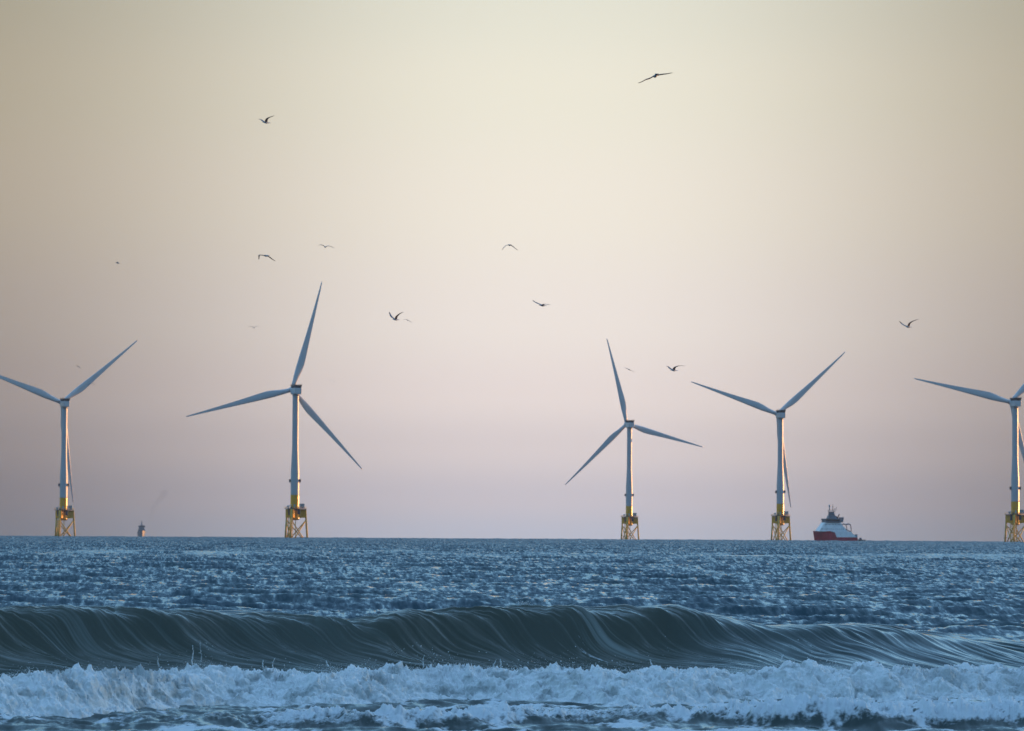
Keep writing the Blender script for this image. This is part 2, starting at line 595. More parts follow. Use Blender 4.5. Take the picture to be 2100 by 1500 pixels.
def open_sea(X, Y, sx, sy):
    D = Y
    g1 = 1 + 0.5 * perlin2(X / 35, Y / 60, 1)
    sw = 0.13 * g1 * np.sin(2 * math.pi * (Y + 3.0 * perlin2(X / 30, Y / 80, 2)) / 37.0 + 0.9)
    sw += 0.09 * np.sin(2 * math.pi * (Y + 0.25 * X) / 58.0 + 2.0)
    off = sstep(Y, 450, 2200)      # the swell stands higher in the deeper water offshore
    sw += off * 0.55 * np.sin(2 * math.pi * (Y + 12 * perlin2(X / 22, Y / 300, 12)) / 47.0) * (0.6 + perlin2(X / 26, Y / 140, 13))
    sw += off * 0.35 * perlin2(X / 9, Y / 40, 14)
    sw += 0.10 * np.exp(-((Y - 205 + 0.25 * X) / 7) ** 2) * (0.5 + perlin2(X / 18, Y / 40, 3))
    # a lone swell rising on the right, well behind the breaker
    r = np.exp(-((X - 17.5) / 5.0) ** 2)
    v = Y - (128 - 0.2 * (X - 15))
    sw += 0.42 * r * np.interp(v, [-14, -5, -1.5, 0, 4, 14], [0, 0.12, 0.7, 1, 0.6, 0])
    calm = 1 - 0.6 * np.exp(-((Y - 430 - 70 * perlin2(X / 26, Y / 500, 4)) / 60) ** 2) * np.clip(0.45 + 1.1 * perlin2(X / 7, Y / 45, 15), 0, 1)
    gust = 1 + 0.45 * perlin2(X / 14, Y / 50, 6)
    z = waves(X, Y, sx, sy, 26, 3.5, 16.0, 0.07, 1.30, 0.28, 21, 1.1) * calm
    z = z + waves(X, Y, sx, sy, 60, 0.4, 5.0, 0.20, 1.15, 0.22, 23, 1.4) * gust * calm
    z = z + waves(X, Y, sx, sy, 50, 0.24, 1.8, 0.17, WIND, 0.2, 22, 1.5) * gust * calm
    return sw + z, calm


def fan(n, m_):
    """bearings: fine in the middle, coarser out to the sides"""
    a = np.linspace(-0.150, 0.150, n)
    b = np.linspace(0.152, 0.30, m_)
    return np.concatenate([-b[::-1], a, b])


def build_sea():
    # --- near part: the grid's rows follow the bore and the breaker
    nc = 1350
    U = fan(nc, 150)      # tangent of the bearing
    seg = [(20.0, None, 420), (-1.6, 'b', 130), (3.0, 'b', 330), (-3.2, 'c', 470), (0.6, 'c', 130), (86.0, None, 0)]

    def knot(sg, x):
        return sg[0] + (YB(U * 46.0) if sg[1] == 'b' else YC(x) if sg[1] == 'c' else 0 * x)
    rows = []
    xref = U * 60.0
    for i in range(len(seg) - 1):
        n = seg[i][2]
        t = np.linspace(0, 1, n, endpoint=(i == len(seg) - 2))
        if i == 3:   # crowd the rows onto the steep face
            t = np.interp(t, [0, 0.12, 0.9, 1.0], [0, 0.30, 0.86, 1.0])
        if i == 4:
            t = t ** 1.6
        a, b = knot(seg[i], xref), knot(seg[i + 1], xref)
        rows.append(a[None, :] + t[:, None] * (b - a)[None, :])
    Y = np.concatenate(rows, 0)
    X = U[None, :] * Y
    sx = np.broadcast_to(np.gradient(U)[None, :] * 55, Y.shape)
    sy = np.abs(np.gradient(Y, axis=0))
    u = Y - YC(xref)[None, :]
    w = Y - YB(U * 46.0)[None, :]
    xr = np.broadcast_to(xref[None, :], Y.shape)
    Z = breaker(xr, u)
    bb = bore_base(np.broadcast_to((U * 46.0)[None, :], Y.shape), w)
    Z = np.maximum(Z, 0) * 1.0 + np.minimum(Z, 0) + bb
    z2, w2, amp2 = near_bore2(X, Y)
    Z += z2
    onface = sstep(u, -4.5, -2.5) * (1 - sstep(u, 0.3, 2.5))
    back = sstep(u, 0.3, 4.0)
    # wind chop, gentle near the beach, fuller seaward of the breaker
    ch = waves(X, Y, sx, sy, 40, 0.30, 2.2, 0.13, WIND, 0.5, 22, 1.5)
    Z += ch * (0.45 + 0.4 * back + 0.75 * (1 - sstep(w, -0.8, 1))) * (1 - 0.88 * onface)
    op, _ = open_sea(X, Y, sx, np.full_like(sy, 0.15))
    Z = Z * (1 - sstep(Y, 76, 85)) + op * sstep(Y, 76, 85)
    # long fine ridges drawn up the face of the breaker
    rel = Y - YC(xref)[None, :]
    shear = np.interp(xr, [-9, -4, 2.5, 5.0, 9], [1.45, 1.45, 1.3, 0.85, 0.7])
    al = X + shear * rel + 0.16 * perlin2(X * 1.1, u * 0.9, 50) + 0.10 * rel * perlin2(X * 0.35, X * 0 + 1.7, 33)
    esp = np.maximum(1.3 * sx, 0.8 * shear * sy)
    st = waves(al, 0.22 * rel, esp, 0 * sy, 60, 0.085, 0.5, 0.40, 0.0, 0.5, 31, 1.3)
    st2 = waves(al, 0.22 * rel, esp, 0 * sy, 16, 0.5, 2.0, 0.17, 0.0, 0.5, 32, 1.2)
    mod = 0.65 + 0.6 * perlin2(X * 0.8 - Y * 0.6, Y * 0.15, 8)
    Z += (st * np.clip(mod, 0.15, 2) * np.interp(xr, [2, 4.5], [1.0, 0.7]) + st2) * sstep(u, -8, -3.5) * (1 - 0.6 * sstep(u, 2.0, 8.0))
    # ---- foam lying on the surface
    n1 = perlin2(X * 1.1, Y * 0.55, 41) + 0.5 * perlin2(X * 2.6, Y * 1.4, 42) + 0.3 * perlin2(X * 6.5, Y * 4, 43)
    bill = np.abs(perlin2(X * 5, Y * 3.5, 44)) + 0.5 * np.abs(perlin2(X * 11, Y * 8, 45)) + 0.25 * np.abs(perlin2(X * 25, Y * 18, 46))
    left = ip(xr, [-8, -6, -3, 0, 3, 8], [-0.50, -0.50, -0.42, -0.36, -0.25, -0.22])
    foam = 0.9 * sstep(n1 + 0.25 * perlin2(X * 14, Y * 9, 47), -left - 0.75, -left + 0.55) * (1 - sstep(w, 4.0, 6.5))
    b2m = np.clip(z2 * 9.0, 0, 1) * np.clip(0.92 + 0.45 * perlin2(X * 2.1, Y * 1.2, 48) + 0.45 * perlin2(X * 7, Y * 5, 49) + 0.35 * perlin2(X * 19, Y * 14, 46), 0, 1) * sstep(w2, -1.1, -0.2) * (1 - sstep(w2, 0.8, 1.8))
    foam = np.clip(np.maximum(foam, b2m), 0, 1)
    Z += foam * bill * 0.035 * (w < 6.5) + b2m * bill * 0.10
    # thin torn foam on the face near the crest
    fs = perlin2(al * 3.2, u * 0.8, 51) + 0.7 * perlin2(al * 9, u * 1.1, 52) + 0.5 * perlin2(al * 24, u * 2.0, 53)
    fs2 = sstep(fs, 0.25, 1.25) * sstep(perlin2(X * 0.5, u * 0.7, 54), -0.15, 0.6)
    foam = np.maximum(foam, fs2 * 0.55 * sstep(u, -2.6, -1.0) * (1 - sstep(u, -0.35, 0.15)) * STEEP(xr))
    fv = 0.6 * perlin2(al * 2.2, u * 0.35, 55) + 0.7 * perlin2(al * 7, u * 0.6, 56) + 0.8 * perlin2(al * 19, u * 0.8, 57) + 0.6 * perlin2(al * 46, u * 1.5, 58)
    veil = (0.25 + 0.9 * sstep(perlin2(X * 0.45, u * 0.6 + X * 0.3, 60), -0.5, 0.5)) * sstep(fv + 0.6 * perlin2(X * 0.6, u * 0.5, 59), -0.1, 1.7) * sstep(u, -6, -3.5) * (1 - sstep(u, -0.3, 0.8))
    silt = sstep(u, -5, -1.2) * (1 - sstep(u, -0.1, 1.2)) * (0.35 + 0.65 * STEEP(xr))
    silt = np.maximum(silt, 0.6 * (1 - sstep(w, -1, 8)))
    ripple = 0.12 + 0.5 * back + 0.45 * (1 - sstep(w, -0.5, 3)) + 0 * Y
    ripple *= (1 - 0.1 * onface)
    Z = Z - 0.6 * sstep(Y, 85, 86)
    P = np.stack([X, Y, Z + curve_z(Y)], -1)
    me = grid_mesh('sea', P, M['water'], {'foam': foam, 'silt': silt, 'ripple': ripple, 'rough': 0.07 + 0 * Y, 'veil': veil})
    near = bpy.data.objects.new('sea', me)
    C.objects.link(near)
    # --- far part, out to and past the horizon
    ncf = 1050
    Uc = fan(ncf, 110)
    Uf = np.concatenate([-np.geomspace(1.0, 0.31, 12), Uc, np.geomspace(0.31, 1.0, 12)])
    rat = 1.0030
    nr = int(math.log(8200 / 82.5) / math.log(rat))
    y = 82.5 * rat ** np.arange(nr + 1)
    Yf = np.broadcast_to(y[:, None], (len(y), len(Uf))).copy()
    Xf = Uf[None, :] * Yf
    sxf = np.abs(np.gradient(Xf, axis=1))
    syf = np.full_like(Yf, 0.001) * Yf
    Zf, calm = open_sea(Xf, Yf, sxf, syf)
    Zf = Zf - 0.6 * (1 - sstep(Yf, 82.5, 83.5))
    rp = np.clip(0.75 + 0.25 * sstep(Yf, 100, 600), 0, 1) * calm
    zero = 0 * Yf
    P = np.stack([Xf, Yf, Zf + curve_z(Yf)], -1)
    me2 = grid_mesh('sea_far', P, M['water'], {'foam': zero, 'silt': zero, 'veil': zero, 'ripple': rp, 'rough': 0.08 + 0.12 * sstep(Yf, 120, 900)})
    far = bpy.data.objects.new('sea_far', me2)
    C.objects.link(far)
    with bpy.context.temp_override(active_object=near, object=near, selected_objects=[near, far], selected_editable_objects=[near, far]):
        bpy.ops.object.join()
    tag(near, kind='structure')
    return near


build_sea()


def surf_foam():
    nc, nrw = 1500, 300
    U = fan(nc, 150)
    xref = U * 46.0
    prof_w = np.array([-0.62, -0.30, 0.0, 0.12, 0.25, 0.45, 0.75, 1.15, 1.7, 2.4])
    prof_z = np.array([-0.75, 0.0, 0.16, 0.34, 0.54, 0.78, 0.93, 0.90, 0.62, 0.05])
    s = np.concatenate([[0], np.cumsum(np.hypot(np.diff(prof_w), np.diff(prof_z) * 0.5))])
    t = np.linspace(0, s[-1], nrw)
    pw = np.interp(t, s, prof_w)
    pz = np.interp(t, s, prof_z)
    k = np.exp(-0.5 * (np.arange(-12, 13) / 5.0) ** 2)
    k /= k.sum()
    pw = np.convolve(np.pad(pw, 12, mode='edge'), k, mode='valid')
    pz = np.convolve(np.pad(pz, 12, mode='edge'), k, mode='valid')
    h = BH(xref)[None, :]
    Y = YB(xref)[None, :] + pw[:, None]
    X = U[None, :] * Y
    Z = h * pz[:, None] + 0 * X
    dw, dz = np.gradient(pw), np.gradient(pz) * 0.5
    ln = np.hypot(dw, dz)
    ny, nz = (-dz / ln)[:, None], (dw / ln)[:, None]
    Xs = X - 0.45 * (0.5 - Z)
    Yw, Zw = Y * 1.0, Z * 1.0
    wx = 0.12 * perlin3(Xs * 3, Yw * 3, Zw * 3, 60)
    wz = 0.12 * perlin3(Xs * 3, Yw * 3, Zw * 3, 61)
    b = 0.0
    # tall tongues that fall forward, then billows on billows
    b = b + 0.10 * perlin3((Xs + wx) * 1.7, Yw * 0.9, Zw * 0.9, 62)
    b = b + 0.20 * (np.abs(perlin3((Xs + wx) * 3.1, Yw * 2.2, (Zw + wz) * 2.0, 63)) - 0.25)
    b = b + 0.12 * (np.abs(perlin3((Xs + wx) * 7.3, Yw * 5.5, (Zw + wz) * 5.0, 64)) - 0.25)
    b = b + 0.065 * (np.abs(perlin3((Xs + wx) * 16, Yw * 13, (Zw + wz) * 11, 65)) - 0.25)
    b = b + 0.028 * perlin3(Xs * 37, Yw * 30, Zw * 24, 66)
    m = np.minimum(sstep(pw, -0.5, -0.1), 1 - sstep(pw, 1.6, 2.3))[:, None]
    ny2 = ny * 0.75
    Y2 = Y + ny2 * b * m
    Z2 = Z + nz * b * m * 0.8
    # ragged spikes thrown up along the top
    top = np.exp(-((pw[:, None] - 0.7) / 0.40) ** 2)
    sp = 1 - np.abs(perlin2(X * 9, Y * 2.5, 71)) * 2.2
    sp2 = 1 - np.abs(perlin2(X * 23, Y * 6, 72)) * 2.2
    cl = sstep(perlin2(X * 1.3, Y * 0.3, 73), -0.2, 0.6)
    Z2 += top * cl * (0.075 * np.clip(sp, 0, 1) ** 4 + 0.045 * np.clip(sp2, 0, 1) ** 4)
    X2 = X + 0.05 * perlin3(X * 6, Y * 6, Z * 6, 74) * m
    thin = sstep(perlin3(Xs * 1.1, Yw * 0.8, Zw * 2.2, 81) + 0.25 * perlin3(Xs * 5, Yw * 4, Zw * 5, 82), 0.35, 0.9) * 0.5
    lx = np.interp(xref, [-7, -5.2, -4.9, -4.2, -3.9, 8], [0, 0, 0.55, 0.55, 0, 0])[None, :]
    thin = np.maximum(thin, lx * sstep(Z, 0.22, 0.3) * (1 - sstep(Z, 0.42, 0.5)) * sstep(perlin2(X * 2, Z * 5, 83), -0.3, 0.2))
    me = grid_mesh('breaking_foam', np.stack([X2, Y2, Z2], -1), M['foam'], {'thin': thin})
    o = bpy.data.objects.new('breaking_foam', me)
    C.objects.link(o)
    tag(o, 'band of churning white water rolling in front of the breaker', 'sea foam', kind='stuff')
    return BH, YB


surf_foam()


def spray():
    """drops and torn threads of water over the white water and in front of the breaker"""
    rs = np.random.RandomState(5)
    ico_v = []
    ph = (1 + 5 ** 0.5) / 2
    for a in (-1, 1):
        for b in (-ph, ph):
            ico_v += [(0, a, b), (a, b, 0), (b, 0, a)]
    ico_v = np.array(ico_v) / math.hypot(1, ph)
    # hull faces of the icosahedron by distance
    fc = []
    dmin = 2 / math.hypot(1, ph) * 1.01
    for i in range(12):
        for j in range(i + 1, 12):
            for k2 in range(j + 1, 12):
                if all(np.linalg.norm(ico_v[p] - ico_v[q]) < dmin for p, q in ((i, j), (j, k2), (i, k2))):
                    n = np.cross(ico_v[j] - ico_v[i], ico_v[k2] - ico_v[i])
                    fc.append((i, j, k2) if n @ ico_v[i] > 0 else (i, k2, j))
    fc = np.array(fc)
    pts = []

    def add(x, y, z, r, st=1.0):
        pts.append((x, y, z, r, st))
    # clumps along the top of the foam
    for _ in range(80):
        px = rs.uniform(-60, 2160)
        x = (px - 1050) / F * 47
        y = float(YB(x)) + rs.uniform(0.3, 1.0)
        h = float(BH(x))
        n = rs.randint(6, 40)
        e = rs.exponential(0.035)
        for _k in range(n):
            add(x + rs.randn() * 0.07, y + rs.randn() * 0.06, h * 0.95 + abs(rs.randn()) * (0.02 + e), rs.uniform(0.002, 0.0055))
    # fine mist of droplets torn off the top of the foam
    for _ in range(7000):
        x = rs.uniform(-7.2, 7.2)
        cl = 0.35 + 0.65 * math.sin(x * 2.3 + 1.3 * math.sin(x * 5.1)) ** 2
        add(x, float(YB(x)) + rs.uniform(0.15, 1.0), float(BH(x)) * rs.uniform(0.86, 0.98) + rs.exponential(0.045 * cl), rs.uniform(0.0012, 0.0036))
    # threads thrown up
    for px, py0, py1 in ((412, 1362, 1322), (427, 1358, 1312), (547, 1376, 1352), (566, 1376, 1348), (868, 1368, 1342), (354, 1366, 1345),
                         (680, 1366, 1354), (1015, 1368, 1352), (1030, 1366, 1350), (1620, 1356, 1342), (1340, 1362, 1352), (150, 1380, 1368), (194, 1384, 1372)):
        x0 = (px - 1050) / F * 47
        y = float(YB(x0)) + 0.7
        ye = 1094 + 0.0057 * px
        z0, z1 = 2.1 - (py0 - ye) * y / F, 2.1 - (py1 - ye) * y / F
        lean = rs.uniform(-0.05, 0.05)
        n = 34
        for k3 in range(n):
            t = k3 / n
            add(x0 + lean * t * t + 0.005 * math.sin(t * 7 + px) + rs.randn() * 0.003, y, z0 + (z1 - z0) * t, 0.0065 * (1 - 0.6 * t) * rs.uniform(0.6, 1.3), 1.8)
    # single drops in the air before the dark face
    for _ in range(130):
        c = rs.choice([760, 840, 890, 1100, 1250, 1650, 400, 560, 970])
        px = c + rs.randn() * 45
        x = (px - 1050) / F * 48
        y = float(YB(x)) + rs.uniform(0.3, 2.0)
        add(x, y, float(BH(x)) + 0.01 + rs.exponential(0.07), rs.uniform(0.003, 0.008) * (1.5 if rs.rand() < 0.1 else 1))
    # a torn tuft on the breaker's crest
    for _ in range(160):
        x = (1080 - 1050) / F * 60 + rs.randn() * 0.05
        add(x, float(YC(x)) - 0.25 + rs.randn() * 0.05, float(A_of(x)) + abs(rs.randn()) * 0.035, rs.uniform(0.004, 0.009))
    P = np.array(pts)
    nv = len(P)
    V = ico_v[None] * P[:, 3, None, None]
    V = V * (1 + 0.25 * rs.randn(nv, 12, 1))
    V[:, :, 2] *= P[:, 4, None]
    V += P[:, None, :3]
    Fc = fc[None] + 12 * np.arange(nv)[:, None, None]
    me = bpy.data.meshes.new('sea_spray')
    me.from_pydata(V.reshape(-1, 3).tolist(), [], Fc.reshape(-1, 3).tolist())
    me.polygons.foreach_set('use_smooth', np.ones(len(me.polygons), dtype=bool))
    me.materials.append(M['foam'])
    o = bpy.data.objects.new('sea_spray', me)
    C.objects.link(o)
    tag(o, 'drops and threads of spray thrown above the white water', 'spray', kind='stuff')


spray()

# ------------------------------------------------------------------ wind turbines
HUB_Z = 108.5
RT = 82.0


def blade_mesh():
    m = MB()
    st = [(1.6, 3.2, 1.0, 0), (5, 3.3, 0.97, 0.0), (10, 4.1, 0.62, 0.35), (15, 5.2, 0.42, 0.75), (20, 5.6, 0.33, 1.0), (27, 5.1, 0.28, 1.0),
          (36, 4.2, 0.24, 1.0), (46, 3.35, 0.21, 1.0), (56, 2.6, 0.19, 1.0), (65, 1.95, 0.18, 1.0), (73, 1.4, 0.17, 1.0), (78, 1.1, 0.16, 1.0), (81.2, 0.8, 0.15, 1.0), (82.6, 0.35, 0.15, 1.0)]
    rings = []
    n = 22
    for r, c, th, af in st:
        tw = -R(7 * (1 - min(r / 45.0, 1.0)) ** 1.5 + 3)
        pts = []
        for k in range(n):
            a = 2 * math.pi * k / n
            cx = (1 + math.cos(a)) / 2              # 0 = leading, 1 = trailing (a=0)
            circ = Vector((c / 2 * math.cos(a), c / 2 * math.sin(a) * th, 0))
            yt = 5 * th * c * (0.2969 * math.sqrt(cx) - 0.126 * cx - 0.3516 * cx ** 2 + 0.2843 * cx ** 3 - 0.1036 * cx ** 4) * 1.0
            foil = Vector((-0.30 * c - 0.35 + cx * c, math.copysign(yt, math.sin(a)) + 0.03 * c * math.sin(math.pi * cx), 0))
            p = circ.lerp(foil, af)
            p = Matrix.Rotation(tw, 3, 'Z') @ p
            p.z = r
            p.y += 3.5 * (r / RT) ** 2.2
            pts.append(p)
        rings.append(pts)
    m.ring_loft(rings)
    return m


def build_turbine():
    root = empty('wind_turbine', (0, 0, 0))
    # jacket legs: three, one of them turned towards the beach
    ang = [R(-90 - 13), R(-90 - 13 + 120), R(-90 - 13 + 240)]

    def leg(i, z):
        r = 8.0 + (22 - z) * 0.072
        return Vector((r * math.cos(ang[i]), r * math.sin(ang[i]), z))
    for i in range(3):
        MB().tube(leg(i, -9), leg(i, 21.6), 0.78, 0.70, 16).build('jacket_leg', M['jacket'], root, True)
    for i in range(3):
        j = (i + 1) % 3
        MB().tube(leg(i, 13.6), leg(j, -4.5), 0.40, n=12).build('cross_brace', M['jacket'], root, True)
        MB().tube(leg(j, 13.6), leg(i, -4.5), 0.42, n=12).build('cross_brace', M['jacket'], root, True)
    # transition piece: drum with three box girders
    tp = MB()
    tp.lathe([(2.6, 13.4), (3.5, 14.6), (3.55, 22.0), (3.3, 22.0)])
    for a in ang:
        c, s = math.cos(a), math.sin(a)
        px, py = -s, c

        def q(r, o, z):
            return Vector((c * r + px * o, s * r + py * o, z))
        for hw in (1.25,):
            tp.ring_loft([[q(2.6, -hw, 15.0), q(2.6, hw, 15.0), q(2.6, hw, 21.55), q(2.6, -hw, 21.55)],
                          [q(8.4, -hw, 15.4), q(8.4, hw, 15.4), q(8.4, hw, 21.5), q(8.4, -hw, 21.5)]])
    tpo = tp.build('transition_piece', M['yellow'], root)
    # deck with railing, cabinet, small crane
    dk = MB()
    poly = []
    for i, a in enumerate(ang):
        for da in (-0.32, 0.32):
            poly.append((8.7 * math.cos(a + da), 8.7 * math.sin(a + da)))
    dk.ring_loft([[Vector((x, y, 21.75)) for x, y in poly], [Vector((x, y, 22.05)) for x, y in poly]])
    dko = dk.build('deck', M['dark'], root)
    rl = MB()
    for i in range(len(poly)):
        a, b = Vector((*poly[i], 22.05)), Vector((*poly[(i + 1) % len(poly)], 22.05))
        nseg = max(2, int((b - a).length / 1.6))
        for k in range(nseg):
            p = a.lerp(b, k / nseg)
            rl.tube(p, p + Vector((0, 0, 1.15)), 0.05, n=6)
        for h in (0.6, 1.15):
            rl.tube(a + Vector((0, 0, h)), b + Vector((0, 0, h)), 0.05, n=6)
    rl.build('railing', M['jacket'], dko)
    cb = MB().box(3.7, 7.0, 1.2, 4.4, 22.08, 25.3)
    cb.box(3.55, 7.15, 1.05, 4.55, 25.31, 25.5)
    cb.build('equipment_cabinet', M['box'], root)
    cr_ = MB()
    cr_.tube((-4.6, -2.6, 22.05), (-4.6, -2.6, 23.6), 0.45)
    cr_.box(-5.6, -3.9, -3.2, -2.0, 23.0, 24.0)
    cr_.tube((-4.6, -2.6, 23.9), (-1.8, -5.2, 24.6), 0.16, n=8)
    cr_.build('davit_crane', M['box'], root)
    # equipment hung under the deck
    for x, y, w, h0, h1 in ((-3.4, -3.8, 1.1, 17.0, 21.7), (3.2, -4.0, 1.0, 17.6, 21.7), (-2.2, -4.4, 0.7, 19.5, 23.4), (1.4, -4.6, 0.7, 20.4, 23.2)):
        MB().box(x - w, x + w, y - 0.7, y + 0.7, h0, h1).build('service_equipment', M['dark'], root)
    # boat landing and cable tubes on the leg turned to the beach
    bl = MB()
    for o in (-1.1, 1.1):
        bl.tube((leg(0, 10).x + o + 0.2, leg(0, 10).y - 1.6, -4), (leg(0, 10).x + o + 0.2, leg(0, 10).y - 1.6, 13.5), 0.22, n=8)
    for k in range(24):
        z = -3.2 + k * 0.7
        bl.tube((leg(0, 10).x - 0.5, leg(0, 10).y - 1.5, z), (leg(0, 10).x + 0.9, leg(0, 10).y - 1.5, z), 0.06, n=6)
    for z in (1.5, 7.5, 13):
        for o in (-0.9, 1.3):
            bl.tube((leg(0, 10).x + o, leg(0, 10).y - 1.6, z), leg(0, z), 0.15, n=6)
    bl.build('boat_landing', M['jacket'], root)
    jt = MB()
    for k, (x, y) in enumerate(((-4.3, -5.0), (-3.2, -5.4), (0.8, -2.0))):
        jt.tube((x, y, -6), (x, y, 15.2), 0.26, n=8)
    for z in (4.0, 11.5):
        jt.tube((-4.3, -5.0, z), leg(2, z), 0.14, n=6)
        jt.tube((-3.2, -5.4, z), leg(0, z), 0.14, n=6)
    jt.build('cable_tube', M['jacket'], root)
    # tower: straight upper part, conical middle, straight lower part
    tw = MB()
    tw.lathe([(3.14, 31.8), (3.14, 32.2), (3.13, 47.2), (3.13, 47.6), (3.10, 48.4), (2.33, 66.8), (2.30, 67.6), (2.30, 68.2), (2.28, 104.0), (2.28, 104.6)], n=72)
    two = tw.build('tower', M['tower'], root, True)
    ty = MB()
    ty.lathe([(3.35, 22.02), (3.35, 22.5), (3.16, 22.6), (3.16, 22.9), (3.16, 31.5), (3.16, 31.79)], n=72)
    ty.build('tower_base', M['yellow'], root, True)
    for z, r in ((47.6, 3.2), (67.7, 2.36), (86.0, 2.35)):
        fl = MB()
        fl.lathe([(r - 0.05, z - 0.12), (r, z - 0.1), (r, z + 0.1), (r - 0.05, z + 0.12)], n=48)
        fl.build('flange', M['tower'], two, True)
    dr = MB().box(-0.55, 0.55, -3.22, -3.1, 22.7, 25.0)
    dr.build('door', M['box'], root)
    for sgn in (-1, 1):
        bk = MB()
        bk.box(min(sgn * 3.05, sgn * 4.35), max(sgn * 3.05, sgn * 4.35), -1.1, 1.1, 41.2, 43.3)
        for yy in (-0.8, 0.8):
            bk.tube((sgn * 3.1, yy, 40.3), (sgn * 4.2, yy, 41.2), 0.08, n=6)
        bk.build('signal_box', M['dark'], root)
    # nacelle, yawed to the wind; its rear looks at the beach
    YAW = R(20)
    nm = Matrix.Translation((0, 0, HUB_Z)) @ Matrix.Rotation(YAW, 4, 'Z')
    nb = MB()
    sec = [(-6.0, 2.35, -2.9, 1.2), (-5.6, 2.65, -3.15, 1.4), (0, 2.7, -3.2, 1.45), (4.2, 2.6, -3.0, 1.4), (5.3, 2.0, -2.2, 1.6)]
    rings = []
    for y, hw, z0, z1 in sec:
        ch = 0.5
        rings.append([Vector(p) for p in ((-hw + ch, y, z0), (hw - ch, y, z0), (hw, y, z0 + ch), (hw, y, z1 - ch * 0.3), (hw - ch * 0.3, y, z1), (-hw + ch * 0.3, y, z1), (-hw, y, z1 - ch * 0.3), (-hw, y, z0 + ch))])
    nb.ring_loft(rings)
    nac = nb.build('nacelle', M['nacelle'], root)
    nac.matrix_basis = nm
    ct = MB()
    ct.frustum(-2.0, 2.0, -5.4, 3.0, 0.9, -2.75, 2.75, -6.2, 4.2, 3.6)
    cto = ct.build('cooler_top', M['dark'], nac)
    rr = MB()
    for yy in np.linspace(-6.0, 4.0, 7):
        for xx in (-2.7, 2.7):
            rr.tube((xx, yy, 3.6), (xx, yy, 4.3), 0.06, n=6)
    for xx in (-2.7, 2.7):
        rr.tube((xx, -6.0, 4.3), (xx, 4.0, 4.3), 0.06, n=6)
    rr.build('hoist_railing', M['dark'], nac)
    yb = MB().lathe([(2.5, -4.1), (2.6, -3.1), (2.6, -3.0)], n=40)
    ybo = yb.build('yaw_ring', M['nacelle'], nac, True)
    hm = Matrix.Translation((0, 0, HUB_Z)) @ Matrix.Rotation(YAW, 4, 'Z') @ Matrix.Rotation(R(5), 4, 'X') @ Matrix.Translation((0, 7.6, 0))
    hb = MB()
    rings = []
    for y, r in ((-2.3, 1.9), (-2.0, 2.2), (0.0, 2.45), (1.6, 2.1), (2.7, 1.3), (3.2, 0.4)):
        rings.append([Vector((r * math.cos(2 * math.pi * k / 28), y, r * math.sin(2 * math.pi * k / 28))) for k in range(28)])
    hb.ring_loft(rings)
    hub = hb.build('hub', M['blade'], root, True)
    hub.matrix_basis = hm
    b0 = blade_mesh().build('blade', M['blade'], root, True)
    blades = [b0]
    for k in range(2):
        b = b0.copy()
        C.objects.link(b)
        blades.append(b)
    return root, hm


proto, HM = build_turbine()


def kids(o):
    return [c for c in bpy.data.objects if c.parent == o]


def copy_tree(o, parent=None):
    c = o.copy()
    C.objects.link(c)
    if parent:
        c.parent = parent
        c.matrix_parent_inverse = o.matrix_parent_inverse
    for ch in kids(o):
        copy_tree(ch, c)
    return c


# (tower axis pixel x, distance, rotor azimuth, label)
TURB = [
    (129.5, 2965, 50.6, 24, 'wind turbine farthest left, its left blade running out of the picture'),
    (604.0, 2673, 15.0, 23, 'largest wind turbine, upright blade leaning slightly right, right of the faint grey ship'),
    (1290.0, 3430, -15.0, 19, 'smallest wind turbine, middle of the picture, upright blade leaning slightly left'),
    (1600.0, 3136, 48.7, 16, 'wind turbine just left of the red and white ship, one blade hanging behind its tower'),
    (2082.0, 2837, 41.9, 17, 'wind turbine at the right edge, right blades cut off by the picture edge'),
]
roots = [proto] + [copy_tree(proto) for _ in TURB[1:]]
for rt, (px, d, az, yaw, lab) in zip(roots, TURB):
    p = at(px, 1103 + (px - 1050) * 0.0057, d)
    rt.location = (p.x, d, curve_z(d))
    nm = Matrix.Translation((0, 0, HUB_Z)) @ Matrix.Rotation(R(yaw), 4, 'Z')
    hm = nm @ Matrix.Rotation(R(5), 4, 'X') @ Matrix.Translation((0, 7.6, 0))
    k = 0
    for c in kids(rt):
        kind = c.name.split('.')[0]
        if kind == 'nacelle':
            c.matrix_basis = nm
        elif kind == 'hub':
            c.matrix_basis = hm
        elif kind == 'blade':
            c.matrix_basis = hm @ Matrix.Rotation(R(az + 120 * k), 4, 'Y')
            k += 1
    tag(rt, lab, 'wind turbine', 'offshore wind turbines on yellow jackets')

# ------------------------------------------------------------------ headland


def sun_blocker():
    """rocky ridge added out of view on the right; it keeps the rising sun off the surf"""
    n, m_ = 220, 60
    a, b = np.meshgrid(np.linspace(-130, 130, n), np.linspace(-26, 26, m_))
    z = 17 * np.exp(-(b / 11) ** 2) * (1 - (np.abs(a) / 130) ** 4) + 2.2 * perlin2(a / 9, b / 9, 91) + 0.8 * perlin2(a / 3, b / 3, 92) - 2
    z += 0.25 * perlin2(a, b, 93)
    dx, dy = math.sin(R(SUN_AZ)), math.cos(R(SUN_AZ))
    cx, cy = 0 + dx * 170, 75 + dy * 170
    X = cx + a * dy + b * dx
    Y = cy - a * dx + b * dy
    me = grid_mesh('sun_blocker', np.stack([X, Y, z], -1), mat('sun_blocker_rock', (0.10, 0.095, 0.08), 0.9, 0.2, grime=0.6, scale=0.3, bump=0.6))
    o = bpy.data.objects.new('sun_blocker', me)
    C.objects.link(o)
    tag(o, kind='structure')


sun_blocker()  # unseen ridge, added only to block the low sun

# ------------------------------------------------------------------ ships


